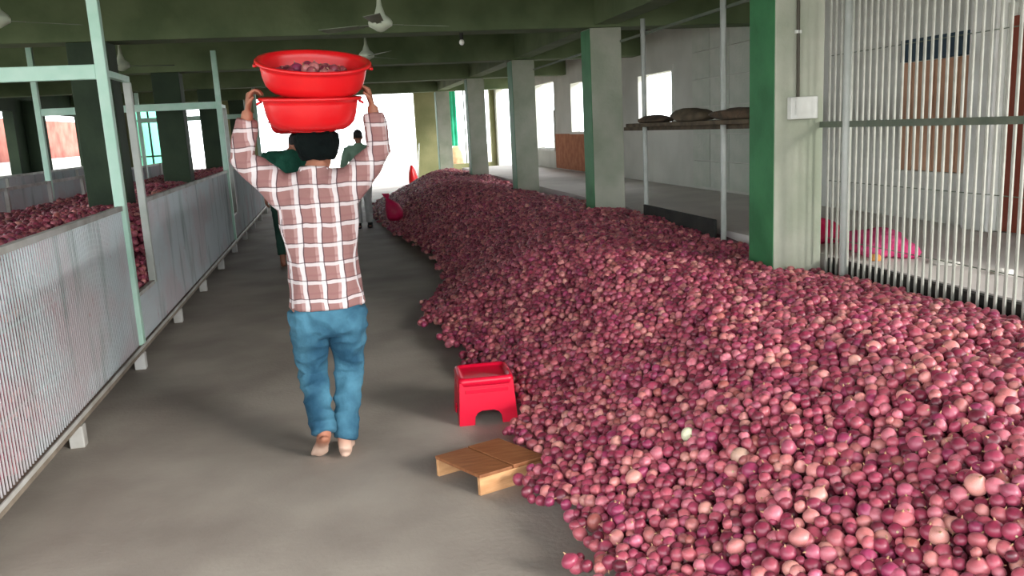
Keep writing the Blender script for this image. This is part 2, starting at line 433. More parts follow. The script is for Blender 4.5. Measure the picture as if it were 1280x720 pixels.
# boarded window, white pier and brown door behind the bar fence
sh = tag(empty('board_window', (RX - .04, 6.45, 1.05)), 'rust brown boarded window with dark blue top behind the bar fence', 'window')
for i in range(6):
    MB().box(RX - .06, RX - .003, 6.06 + i * .145, 6.06 + i * .145 + .135, 1.05, 2.0).build('plank', 'shutter', sh)
MB().box(RX - .07, RX - .003, 6.06, 6.93, 2.01, 2.2).build('top_board', 'bluedark', sh)
MB().box(RX - .08, RX - .003, 6.0, 6.99, 1.0, 1.045).build('sill', 'wall', sh)
tag(MB().box(RX - .16, RX - .003, 5.7, 5.98, .605, 2.95).build('wall_pier', 'white', bevel=.01), 'white painted pier between boarded window and brown door', 'pier')
bd = tag(empty('plank_door', (RX - .03, 5.2, .61)), 'red brown plank door beside the white pier', 'door')
for i in range(5):
    MB().box(RX - .05, RX - .003, 4.72 + i * .19, 4.72 + i * .19 + .182, .61, 2.25).build('plank', 'reddoor', bd)
MB().box(RX - .07, RX - .003, 4.62, 4.70, .61, 2.35).build('door_frame', 'wall', bd)
MB().box(RX - .07, RX - .003, 5.67, 5.695, .61, 2.35).build('door_frame', 'wall', bd)

# raised slab behind the fence
tag(MB().box(3.44, RX - .001, 3.05, 22.5, .48, .60).build('storage_platform', 'platform'), 'pale raised concrete slab behind the bar fence', 'platform')
for k, y in enumerate(range(4, 22, 3)):
    o = tag(MB().box(3.9, 4.2, y, y + .25, 0, .479).build('platform_support', 'plaster'), 'grey concrete support block under the raised slab', 'support', 'supports under the raised slab')

# columns and beams
COLY = [5.35, 9.45, 13.65, 18.2, 23.6]
def column(x0, x1, y, label, green=True, d=.35):
    e = tag(empty('concrete_column', ((x0 + x1) / 2, y + d / 2, 0)), label, 'column')
    MB().box(x0, x1, y, y + d, 0, BZ).build('shaft', 'plaster', e, bevel=.008)
    if green:
        MB().box(x0 - .006, x0 - .001, y + .004, y + d - .004, 0.01, BZ - .01).build('painted_face', 'greenpaint', e)
    return e
ordn = ['first', 'second', 'third', 'fourth', 'fifth']
for k, y in enumerate(COLY):
    column(3.0, 3.37, y, 'square column with green corridor face, %s along the onion heap%s' % (ordn[k], ', carrying a switch box' if k == 0 else ''))
for k, y in enumerate(COLY[1:]):
    e = tag(empty('concrete_column', (-2.3, y + .17, 0)), 'dark green square column standing inside the left onion bin, %s along it' % ordn[k], 'column')
    MB().box(-2.49, -2.10, y, y + .35, 0, BZ).build('shaft', 'darkgreen', e, bevel=.008)
for k, y in enumerate((15.6, 19.95, 24.7)):
    e = tag(empty('wall_column', (-6.1, y + .17, 0)), 'dark column against the left wall, %s beyond the far bin' % ordn[k], 'column')
    MB().box(-6.29, -6.0, y, y + .5, 0, BZ).build('shaft', 'darkgreen', e, bevel=.008)
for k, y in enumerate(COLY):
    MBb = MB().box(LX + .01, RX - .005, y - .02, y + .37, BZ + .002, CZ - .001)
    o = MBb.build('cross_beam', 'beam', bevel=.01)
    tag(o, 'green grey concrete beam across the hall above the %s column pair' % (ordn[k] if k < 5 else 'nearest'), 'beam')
for x, lab in ((3.18, 'right'),):
    mb = MB()
    for k in range(4):
        mb.box(x - .13, x + .13, COLY[k] + .375, COLY[k + 1] - .025, 2.70, CZ - .001)
    tag(mb.build('long_beam', 'beam'), 'lengthwise concrete beam over the %s row of columns' % ('bin side' if lab == 'left' else 'heap side'), 'beam')

# switch box with conduit on the first column
sb = tag(empty('switch_box', (3.19, 5.28, 1.57)), 'white switch box with dark conduit on the first column', 'switch box')
bx_ = MB().box(3.09, 3.295, 5.295, 5.348, 1.57, 1.72).build('box', 'white', sb, bevel=.006)
MB().box(3.12, 3.265, 5.290, 5.2949, 1.60, 1.69).build('cover', 'white').parent = bx_
MB().tube([(3.165, 5.335, 1.72), (3.158, 5.335, 2.40), (3.155, 5.335, 2.66)], .011, 8).build('conduit', 'conduit', sb)
MB().box(3.14, 3.18, 5.325, 5.3495, 2.14, 2.16).build('clip', 'white', sb)

# ------------------------------------------------------------------ right bar fence
FX = 3.36
fe = tag(empty('bar_fence', (FX, 5, 0.45)), 'tall fence of pale vertical steel bars behind the onion heap', 'fence')
bar = MB().tube([(0, 0, 0), (0, 0, 2.08)], .0095, 6).mesh('bar'); bar.materials.append(M['bar'])
y = 3.08; nb = 0
while y < 5.3:
    inst(bar, 'bar', (FX, y, .44), fe); y += .0625; nb += 1
for py in (3.05, 5.02, 6.8, 8.66):
    MB().tube([(FX - .03, py, .02), (FX - .03, py, 2.66)], .026 if py < 12 else .022, 10).build('post', 'post', fe, smooth=True)
MB().box(FX - .024, FX - .010, 3.05, 5.34, 1.505, 1.545).build('middle_rail', 'fencerail', fe)
MB().box(FX + .012, FX + .05, 5.71, 9.44, 1.505, 1.545).build('middle_rail', 'darkwood', fe)
for a, b in ((3.05, 5.34), (5.71, 9.44), (9.81, 13.64)):
    MB().box(FX - .012, FX + .012, a, b, 2.50, 2.524).build('top_rail', 'fencerail', fe)
for z in (.74, 1.14, 1.98):
    MB().tube([(FX + .014, 3.05, z), (FX + .014, 5.29, z)], .003, 5).build('tie_wire', 'fencerail', fe)
kb = tag(MB().box(FX + .03, FX + .07, 3.05, 5.29, .40, .592).build('kick_board', 'dark'), 'dark board along the foot of the bar fence', 'board')
kb = tag(MB().box(FX - .09, FX - .06, 6.87, 8.6, .48, .72).build('low_board', 'dark', bevel=.006), 'black low board standing between fence posts on the heap', 'board')
# plank with cloths lying on the rail
pl = tag(MB().box(FX - .16, FX + .2, 6.1, 8.9, 1.547, 1.585).build('rail_plank', 'darkwood', bevel=.006), 'dark plank resting on the fence rail beyond the first column', 'plank')
def lump(name, c, sx, sy, sz, material, label, cat, seed=0, amp=.3, n=18, m=10, group=None):
    mb = MB().ellip((0, 0, 0), sx, sy, sz, n, m)
    vs = []
    for v in mb.v:
        k = 1 + amp * noise.noise(Vector((v[0] / sx * 1.3 + seed, v[1] / sy * 1.3, v[2] / sz * 1.3)))
        z = max(v[2] * k, -sz * .62)
        vs.append((v[0] * k + c[0], v[1] * k + c[1], z + c[2] + sz * .62))
    mb.v = vs
    return tag(mb.build(name, material, smooth=True), label, cat, group)
lump('cloth_bundle', (FX + .01, 6.6, 1.585), .15, .42, .06, 'cloth_brown', 'dark brown crumpled cloth on the rail plank beside the column', 'cloth', 3)
lump('cloth_bundle', (FX - .01, 7.5, 1.585), .16, .36, .075, 'darkwood', 'dark folded sacking in the middle of the rail plank', 'cloth', 9)
lump('cloth_bundle', (FX - .01, 8.4, 1.585), .14, .34, .05, 'cloth_brown', 'flat brown rag at the far end of the rail plank', 'cloth', 15)
# pink cloth and scraps on the slab
lump('pink_sack', (3.76, 5.28, .601), .17, .36, .10, 'pinkcloth', 'crumpled bright pink cloth on the slab behind the fence post', 'cloth', 5, .45)
lump('dark_bundle', (3.72, 5.98, .601), .16, .2, .11, 'magenta', 'dark magenta bundle on the slab behind the first column', 'cloth', 8, .4)
lump('orange_scrap', (3.56, 5.0, .601), .03, .05, .03, 'orange', 'small orange scrap beside the pink cloth', 'scrap', 2, .4)
lump('paper_scrap', (3.85, 4.7, .601), .08, .12, .012, 'paper', 'flat white paper scrap on the slab near the pink cloth', 'scrap', 4, .5)
lump('paper_scrap', (3.9, 4.25, .601), .05, .06, .02, 'paper', 'small crumpled white paper alone on the slab', 'scrap', 6, .5)
lump('pink_scrap', (3.85, 3.76, .601), .07, .10, .012, 'pinkcloth', 'flat pale pink scrap on the slab before the brown door', 'scrap', 7, .5)

# ------------------------------------------------------------------ left onion bin
BX, BR = -1.5, -3.9
bn = tag(empty('onion_bin', (BX, 9, 0)), 'long raised storage bin of pale steel rods full of onions', 'bin')
ZB, ZT, ZN = .17, 1.18, .52
NOTCH = ((6.54, 7.2), (13.05, 13.6))
rod_full = MB().tube([(0, 0, 0), (0, 0, ZT - ZB)], .0052, 6).mesh('rod'); rod_full.materials.append(M['rod'])
rod_low = MB().tube([(0, 0, 0), (0, 0, ZN - ZB)], .0052, 6).mesh('rod'); rod_low.materials.append(M['rod'])
pitch = .036; y = 3.0; cnt = 0; far = MB()
while y < 24.2:
    low = any(a < y < b for a, b in NOTCH)
    if cnt < 300: inst(rod_low if low else rod_full, 'rod', (BX, y, ZB), bn)
    else: far.tube([(BX, y, ZB), (BX, y, ZN if low else ZT)], .0052, 5)
    y += pitch; cnt += 1
far.build('far_rods', 'rod', bn)['kind'] = 'stuff'
back = MB(); y = 3.0
while y < 24.2:
    back.tube([(BR, y, ZB), (BR, y, 1.16)], .0075, 4); y += .03
back.build('rear_rods', 'rod', bn)['kind'] = 'stuff'
for a, b in ((3.0, 6.46), (7.24, 13.0), (13.62, 24.2)):
    MB().box(BX - .018, BX + .018, a, b, ZT - .012, ZT + .022).build('top_rail', 'rodrail', bn)
for a, b in NOTCH:
    MB().box(BX - .018, BX + .018, a, b, ZN - .01, ZN + .02).build('sill_rail', 'rodrail', bn)
    MB().box(BX - .022, BX + .022, a - .01, b + .03, 2.11, 2.155).build('lintel_rail', 'mint', bn)
MB().box(BX - .03, BX + .03, 3.0, 24.2, ZB - .045, ZB).build('bottom_rail', 'railbrown', bn)
MB().box(BX + .030, BX + .038, 3.0, 24.2, ZB - .012, ZB + .012).build('edge_strip', 'rodrail', bn)
for z in (.45, .82):
    MB().box(BX - .016, BX - .008, 3.0, 6.46, z, z + .012).build('back_rail', 'rodrail', bn)
    MB().box(BX - .016, BX - .008, 7.24, 13.0, z, z + .012).build('back_rail', 'rodrail', bn)
MB().box(BR - .02, BR + .02, 3.0, 24.2, 1.16, 1.2).build('rear_top_rail', 'rodrail', bn)
MB().box(BR - .02, BX - .03, 3.0, 24.2, ZB - .04, ZB - .005).build('deck', 'deck', bn)
for k in range(-1, 12):
    y = 4.83 + 1.615 * k
    MB().box(BX - .038, BX + .04, y - .035, y + .035, 0.0, ZB - .046).build('leg', 'rodrail', bn, bevel=.006)
    MB().box(BR - .03, BR + .03, y - .035, y + .035, 0.0, ZB - .041).build('leg', 'rodrail', bn)
    MB().box(BR + .008, BR + .05, y - .03, y + .03, ZB, 1.2).build('rear_post', 'rodrail', bn)
for y in (6.5, 13.02, 19.5):
    MB().box(BX - .037, BX + .037, y - .037, y + .037, ZB, 2.9 if y > 6.6 else 3.05).build('tall_post', 'mint', bn, bevel=.006)
    MB().box(BR - .037, BR + .037, y - .037, y + .037, ZB, 3.05).build('tall_post', 'mint', bn, bevel=.006)
    MB().box(BR, BX - .038, y - .025, y + .025, 2.09, 2.19).build('cross_bar', 'mint', bn, bevel=.006)
for y in (7.2, 13.6):
    MB().box(BX - .028, BX + .028, y, y + .05, ZN, 2.11).build('door_post', 'post', bn, bevel=.006)
MB().box(BR - .03, BR + .03, 9.9, 9.96, ZB, 3.05).build('tall_post', 'mint', bn)
# the next bin beyond it
b2 = tag(empty('onion_bin', (-5.3, 12, 0)), 'second rod bin behind the long bin by the left wall', 'bin')
mb = MB(); y = 7.0
while y < 23.8:
    mb.tube([(-5.3, y, .17), (-5.3, y, 1.2)], .0075, 4); y += .03
mb.build('rods', 'rod', b2)['kind'] = 'stuff'
MB().box(-5.32, -5.28, 7, 23.8, 1.2, 1.24).build('top_rail', 'rodrail', b2)
MB().box(-5.33, -5.27, 7, 23.8, .12, .17).build('bottom_rail', 'railbrown', b2)
MB().box(-5.8, -5.34, 7, 23.8, .13, .165).build('deck', 'deck', b2)
for k in range(9):
    MB().box(-5.27, -5.23, 7.4 + k * 2, 7.46 + k * 2, 0, 1.2).build('leg', 'rodrail', b2)
    MB().box(-5.8, -5.75, 7.4 + k * 2, 7.46 + k * 2, 0, .13).build('leg', 'rodrail', b2)

# ------------------------------------------------------------------ onions
def onion_profile(nr):
    t = np.linspace(0, 1, nr)
    ang = -np.pi / 2 + np.pi * t
    r = np.cos(ang); z = np.sin(ang) * .88
    top = t > .72
    z = z + np.where(top, ((t - .72) / .28) ** 2 * .16, 0)
    r = r * np.where(top, 1 - ((t - .72) / .28) * .12, 1)
    r[0] = .05; r[-1] = .06
    return r, z
def onion_template(nr, ns):
    r, z = onion_profile(nr)
    q = np.arange(ns) * 2 * np.pi / ns
    v = np.stack([np.outer(r, np.cos(q)), np.outer(r, np.sin(q)), np.repeat(z[:, None], ns, 1)], -1).reshape(-1, 3)
    f = []
    for k in range(nr - 1):
        for i in range(ns):
            j = (i + 1) % ns
            f.append((k * ns + i, k * ns + j, (k + 1) * ns + j, (k + 1) * ns + i))
    return v, np.array(f)
PAL = np.array([srgb(206, 150, 146), srgb(196, 124, 140), srgb(212, 168, 156), srgb(150, 62, 92), srgb(168, 84, 104), srgb(184, 108, 118), srgb(128, 40, 72), srgb(150, 56, 102), srgb(192, 130, 128), srgb(104, 30, 56), srgb(176, 96, 124), srgb(164, 104, 96)])
PAL[:, :3] = (PAL[:, :3] * .92 + PAL[:, :3].mean(0) * .08) * np.array([1.10, .88, .86])
PNAME = ['pale pink', 'rose pink', 'pale pink', 'crimson', 'rose pink', 'dusty pink', 'dark maroon', 'violet', 'pale pink', 'dark maroon', 'dusty pink', 'brownish']
PW = np.array([.07, .07, .03, .16, .16, .13, .12, .07, .06, .06, .05, .02])
def onion_colors(n, dark=1.0):
    global PIDX
    PIDX = rng.choice(len(PAL), n, p=PW)
    c = PAL[PIDX].copy()
    c[:, :3] *= rng.uniform(.82, 1.2, (n, 1)) * dark
    return c
def rand_rot(n):
    q = rng.normal(size=(n, 4)); q /= np.linalg.norm(q, axis=1)[:, None]
    w, x, y, z = q.T
    return np.stack([np.stack([1 - 2 * (y * y + z * z), 2 * (x * y - z * w), 2 * (x * z + y * w)], -1),
                     np.stack([2 * (x * y + z * w), 1 - 2 * (x * x + z * z), 2 * (y * z - x * w)], -1),
                     np.stack([2 * (x * z - y * w), 2 * (y * z + x * w), 1 - 2 * (x * x + y * y)], -1)], 1)
def onion_stuff(name, groups, extra=None):
    """groups: list of (pos, radius, color, (nr,ns)) -> one mesh; extra = (verts, quads, color) bed"""
    V = []; Fq = []; C = []; off = 0
    for pos, rad, col, lod in groups:
        if len(pos) == 0: continue
        tv, tf = onion_template(*lod)
        n = len(pos)
        sc = rad[:, None, None] * np.stack([np.ones(n), rng.uniform(.88, 1.1, n), rng.uniform(.85, 1.12, n)], -1)[:, None, :]
        v = np.einsum('nij,nkj->nki', rand_rot(n), tv[None] * sc) + pos[:, None, :]
        V.append(v.reshape(-1, 3)); C.append(np.repeat(col, len(tv), 0))
        Fq.append((tf[None] + (off + np.arange(n) * len(tv))[:, None, None]).reshape(-1, 4)); off += n * len(tv)
    if extra is not None:
        ev, ef, ec = extra
        V.append(ev); Fq.append(ef + off); C.append(np.repeat(np.array([ec]), len(ev), 0)); off += len(ev)
    V = np.concatenate(V); Fq = np.concatenate(Fq); C = np.concatenate(C)
    me = bpy.data.meshes.new(name)
    me.vertices.add(len(V)); me.vertices.foreach_set('co', V.ravel().astype(np.float32))
    me.loops.add(Fq.size); me.loops.foreach_set('vertex_index', Fq.ravel().astype(np.int32))
    me.polygons.add(len(Fq)); me.polygons.foreach_set('loop_start', (np.arange(len(Fq)) * 4).astype(np.int32))
    me.polygons.foreach_set('loop_total', np.full(len(Fq), 4, np.int32))
    me.polygons.foreach_set('use_smooth', np.ones(len(Fq), bool))
    at = me.color_attributes.new('Col', 'FLOAT_COLOR', 'POINT'); at.data.foreach_set('color', C.ravel().astype(np.float32))
    me.update(); me.validate()
    o = bpy.data.objects.new(name, me); COL.objects.link(o); me.materials.append(M['onion_attr'])
    o['kind'] = 'stuff'
    return o

EDY = np.array([0.5, 2.0, 2.7, 3.1, 3.6, 4.35, 5.5, 6.7, 7.2, 8.2, 9.0, 10.5, 11.8, 13.2, 14.7, 16.2, 18.0, 20.0, 22.0])
EDX = np.array([1.1, .88, .77, .74, .73, .84, .80, .67, .66, .95, 1.12, 1.16, 1.06, .92, .80, .74, .80, 1.0, 1.6])
def pile_h(x, y):
    e = np.interp(y, EDY, EDX)
    d = np.maximum(x - e, 0)
    s = d * .50
    plateau = .60 + .07 * np.sin(y * .9 + 1.0) * np.exp(-((x - 2.1) ** 2) / .5) + .05 * np.sin(x * 2.3 + y * .7)
    plateau = np.where(x > 2.7, plateau * (1 - (x - 2.7) * .12), plateau)
    plateau = plateau + .16 * np.exp(-((x - 1.9) / .7) ** 2) * np.clip((y - 12) / 5, 0, 1)
    plateau *= np.clip((22.0 - y) / 1.6, 0, 1)
    k = .10
    h = -k * np.log(np.exp(-s / k) + np.exp(-plateau / k))          # smooth minimum
    h = h + k * math.log(2) * np.exp(-s / .15)
    h = h + .016 * np.sin(x * 7.1 + y * 2.0) * np.sin(y * 5.3 - x * 3) * np.clip(d * 3, 0, 1)
    return np.maximum(h, 0)

def grid_points(x0, x1, y0, y1, sp):
    nx = int((x1 - x0) / sp); ny = int((y1 - y0) / (sp * .87))
    gx, gy = np.meshgrid(np.arange(nx), np.arange(ny))
    x = x0 + (gx + .5 * (gy % 2)) * sp; y = y0 + gy * sp * .87
    p = np.stack([x.ravel(), y.ravel()], -1) + rng.uniform(-.28, .28, (nx * ny, 2)) * sp
    return p
def in_column(p, pad=.03):
    m = np.zeros(len(p), bool)
    for y in COLY:
        m |= (p[:, 0] > 3.0 - pad) & (p[:, 0] < 3.37 + pad) & (p[:, 1] > y - pad) & (p[:, 1] < y + .35 + pad)
    return m
# things resting against the edge of the heap keep the onions away
BF, BL, BT, BRr = (.525, 3.486), (.364, 3.777), (.701, 3.968), (.858, 3.604)
def near_stool(p): return (np.abs(p[:, 0] - .745) < .20) & (np.abs(p[:, 1] - 4.56) < .20)
def near_bench(p):
    c = np.array([.612, 3.709]); u = np.array([.333, -.182]) ; v = np.array([-.161, .291])
    u = np.array([BRr[0] - BF[0], BRr[1] - BF[1]]); v = np.array([BL[0] - BF[0], BL[1] - BF[1]])
    A = np.linalg.inv(np.stack([u, v], 1)); s = (p - np.array(BF)) @ A.T
    return (s[:, 0] > -.1) & (s[:, 0] < 1.02) & (s[:, 1] > -.1) & (s[:, 1] < 1.1)
allp = []
for y0, y1, sp in ((1.3, 5.4, .0450), (5.4, 9.4, .049), (9.4, 14.5, .054), (14.5, 22.0, .064)):
    p = grid_points(.5, 3.34, y0, y1, sp)
    e = np.interp(p[:, 1], EDY, EDX) + .05 * np.sin(p[:, 1] * 9) + .03 * np.sin(p[:, 1] * 23)
    d = p[:, 0] - e
    keep = (d > 0) & ~in_column(p) & ~near_stool(p) & ~near_bench(p)
    keep &= (d > .12) | (rng.random(len(p)) < .5 + d * 4)
    p = p[keep]
    r = np.clip(rng.normal(.0257, .0040, len(p)), .016, .038) * max(1.0, sp / .0475) ** .8
    h = pile_h(p[:, 0], p[:, 1])
    z = np.maximum(h + rng.uniform(-.012, .016, len(p)), r * .9)
    allp.append((np.column_stack([p, z]), r, sp))
# a few strays on the floor by the edge
P = np.concatenate([a[0] for a in allp]); Rr = np.concatenate([a[1] for a in allp])
Cc = onion_colors(len(P)); Ci = PIDX.copy()
uv, dep = project(P)
vis = (uv[:, 0] > 4) & (uv[:, 0] < 1276) & (uv[:, 1] > 4) & (uv[:, 1] < 716)
size = np.where(vis, Rr / dep, 0)
pick = np.argsort(-size)[:300]
special = []
for px, py, colr, rad, lab in ((857, 545, srgb(226, 232, 196), .031, 'pale greenish white onion lying on the red onion heap'),
                               (922, 570, srgb(206, 172, 150), .040, 'large tan peeling onion on the heap slope')):
    dpx = np.hypot(uv[:, 0] - px, uv[:, 1] - py); k = int(np.argmin(dpx)); special.append((k, colr, rad, lab))
spk = [s[0] for s in special]
pick = np.array([k for k in pick if k not in spk][:298])
rest = np.ones(len(P), bool); rest[pick] = False; rest[spk] = False
d3 = dep
gs = []
for lo, hi, lod in ((-99, 4.6, (8, 12)), (4.6, 8, (7, 9)), (8, 13, (5, 7)), (13, 99, (5, 5))):
    m = rest & (d3 >= lo) & (d3 < hi); gs.append((P[m], Rr[m], Cc[m], lod))
# a second layer shows in the gaps of the near part
p2 = grid_points(.5, 3.34, 1.3, 5.6, .05)
d2 = p2[:, 0] - np.interp(p2[:, 1], EDY, EDX)
p2 = p2[(d2 > .10) & ~in_column(p2) & ~near_stool(p2) & ~near_bench(p2)]
z2 = pile_h(p2[:, 0], p2[:, 1]) - .030
p2 = p2[z2 > .02]; z2 = z2[z2 > .02]
gs.append((np.column_stack([p2, z2]), rng.uniform(.022, .028, len(p2)), onion_colors(len(p2)), (6, 8)))
# the bed of onions below the top layer
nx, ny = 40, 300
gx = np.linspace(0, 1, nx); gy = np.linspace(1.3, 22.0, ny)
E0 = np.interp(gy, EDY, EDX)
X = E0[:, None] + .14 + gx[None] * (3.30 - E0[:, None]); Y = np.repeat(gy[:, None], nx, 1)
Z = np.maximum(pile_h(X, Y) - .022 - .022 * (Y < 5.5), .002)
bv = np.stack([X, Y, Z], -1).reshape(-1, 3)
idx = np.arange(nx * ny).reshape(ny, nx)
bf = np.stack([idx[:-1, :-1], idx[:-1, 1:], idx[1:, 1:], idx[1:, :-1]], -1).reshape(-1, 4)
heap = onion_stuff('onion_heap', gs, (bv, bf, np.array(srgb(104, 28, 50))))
tag(heap, 'long heap of red onions piled on the floor along the columns', 'onion heap', kind='stuff')

tv, tf = onion_template(12, 18)
on_me = bpy.data.meshes.new('onion'); on_me.from_pydata([tuple(v) for v in tv], [], [tuple(f) for f in tf] + [tuple(range(17, -1, -1)), tuple(range(11 * 18, 12 * 18))])
on_me.polygons.foreach_set('use_smooth', np.ones(len(on_me.polygons), bool)); on_me.materials.append(M['onion_obj'])
stem_me = MB().stack([(0, 0, .96, .16, .16), (.01, 0, 1.08, .09, .09), (.04, .01, 1.2, .075, .07), (.09, .02, 1.32, .03, .08)], 7).mesh('stem'); stem_me.materials.append(M['stem'])
root_me = MB().stack([(0, 0, -.98, .05, .05), (0, 0, -.93, .13, .13), (0, 0, -.87, .17, .17)], 7).mesh('root_tuft'); root_me.materials.append(M['root'])
def onion(pos, rad, colr, label, group=None, parts=True):
    o = bpy.data.objects.new('onion', on_me); COL.objects.link(o)
    o.location = pos; o.rotation_euler = (random.gauss(0, .9), random.gauss(0, .9), random.uniform(0, 6.28))
    o.scale = (rad, rad * random.uniform(.9, 1.08), rad * random.uniform(.88, 1.08)); o.color = tuple(colr)
    tag(o, label, 'onion', group)
    if parts:
        for nm, me in (('stem', stem_me), ('root_tuft', root_me)):
            c = bpy.data.objects.new(nm, me); COL.objects.link(c); c.parent = o
    return o
for k in pick:
    sz = 'large' if Rr[k] > .0315 else ('small' if Rr[k] < .0245 else 'medium')
    onion(P[k], Rr[k], Cc[k], '%s %s onion with papery skin at the near end of the floor heap' % (sz, PNAME[Ci[k]]), 'onions at the near end of the heap')
for k, colr, rad, lab in special:
    onion(P[k] + np.array([0, 0, .01]), rad, colr, lab)

# onions in the left bins
def bin_h(x, y):
    return .88 + .16 * np.exp(-((x + 2.2) / .7) ** 2) * (1 + .25 * np.sin(y * 1.1)) - .42 * np.exp(-((y - 6.87) / .5) ** 2) * np.exp(-((x - BX) / .55) ** 2) - .42 * np.exp(-((y - 13.3) / .5) ** 2) * np.exp(-((x - BX) / .55) ** 2)
gb = []
for y0, y1, sp, lod in ((3.4, 9.5, .052, (6, 8)), (9.5, 23.8, .085, (5, 5))):
    p = grid_points(BR + .05, BX - .02, y0, y1, sp)
    m = np.ones(len(p), bool)
    for y in COLY: m &= ~((p[:, 0] > -2.53) & (p[:, 0] < -2.06) & (p[:, 1] > y - .04) & (p[:, 1] < y + .39))
    m &= p[:, 0] < BX - .04
    p = p[m]; r = np.clip(rng.normal(.5, .08, len(p)), .35, .7) * sp
    gb.append((np.column_stack([p, bin_h(p[:, 0], p[:, 1]) + rng.uniform(-.012, .014, len(p))]), r, onion_colors(len(p)), lod))
# the face of the fill behind the front rods
p = grid_points(3.0, 10.5, ZB + .03, .97, .05)
z = p[:, 1]; yy = p[:, 0]
m = z < bin_h(np.full(len(p), BX - .05), yy)
p = p[m]
gb.append((np.column_stack([np.full(len(p), BX - .05) - rng.uniform(0, .02, len(p)), p[:, 0], p[:, 1]]), np.clip(rng.normal(.026, .004, len(p)), .018, .03), onion_colors(len(p)), (5, 7)))
gx = np.linspace(BR + .05, BX - .07, 30); gy = np.linspace(3.0, 23.9, 220)
X, Y = np.meshgrid(gx, gy); Z = bin_h(X, Y) - .025
bv = np.stack([X, Y, Z], -1).reshape(-1, 3); idx = np.arange(X.size).reshape(X.shape)
bf = np.stack([idx[:-1, :-1], idx[:-1, 1:], idx[1:, 1:], idx[1:, :-1]], -1).reshape(-1, 4)
fv = np.array([[BX - .075, y, z] for y in gy for z in (ZB, float(bin_h(np.array(BX - .07), np.array(y))) - .025)])
ff = np.array([[2 * i, 2 * i + 1, 2 * i + 3, 2 * i + 2] for i in range(len(gy) - 1)]) + len(bv)
fill = onion_stuff('bin_onions', gb, (np.concatenate([bv, fv]), np.concatenate([bf, ff]), np.array(srgb(84, 24, 44))))
tag(fill, 'red onions filling the long raised rod bin', 'onions', kind='stuff')

# ------------------------------------------------------------------ ceiling fans and bulb
def fan(x, y, z, rot, label):
    e = tag(empty('ceiling_fan', (x, y, z)), label, 'ceiling fan')
    MB().tube([(x, y, z + .14), (x, y, CZ - .06)], .012, 8).build('rod', 'fan', e, smooth=True)
    MB().lathe([(.015, CZ - z - .10), (.05, CZ - z - .05), (.055, CZ - z - .001)], 16, (x, y, z)).build('ceiling_cup', 'fan', e, smooth=True)
    MB().lathe([(.013, .22), (.022, .14), (.045, .07), (.085, .035), (.1, .01), (.095, -.02), (.06, -.04), (.03, -.06), (.012, -.065)], 24, (x, y, z)).build('motor', 'fan', e, smooth=True)
    for k in range(3):
        a = rot + k * 2.0944
        ca, sa = math.cos(a), math.sin(a)
        def T(u, v, w): return (x + u * ca - v * sa, y + u * sa + v * ca, z + w)
        b = MB().hexa([T(.09, -.02, -.012), T(.2, -.02, -.012), T(.2, .02, -.006), T(.09, .02, -.006), T(.09, -.02, -.006), T(.2, -.02, -.006), T(.2, .02, 0), T(.09, .02, 0)])
        b.hexa([T(.19, -.045, -.016), T(.6, -.065, -.02), T(.6, .065, 0), T(.19, .045, -.004), T(.19, -.045, -.012), T(.6, -.065, -.016), T(.6, .065, .004), T(.19, .045, 0)])
        b.build('blade', 'fanblade', e)
fan(.50, 7.2, 2.50, .35, 'pale ceiling fan over the aisle before the second beam')
fan(.57, 11.2, 2.60, .9, 'ceiling fan over the aisle beyond the second beam')
fan(-2.36, 11.2, 2.58, .2, 'ceiling fan over the bin beyond the second beam')
fan(-2.35, 7.2, 2.60, .6, 'ceiling fan over the bin before the second beam')
lb = tag(empty('light_bulb', (1.55, 9.6, 2.6)), 'small white bulb under the second cross beam', 'bulb')
MB().lathe([(.02, .074), (.02, .0)], 12, (1.55, 9.6, 2.6)).build('holder', 'dark', lb)
MB().ellip((1.55, 9.6, 2.57), .03, .03, .034, 12, 8).build('bulb', 'bulb', lb, smooth=True)

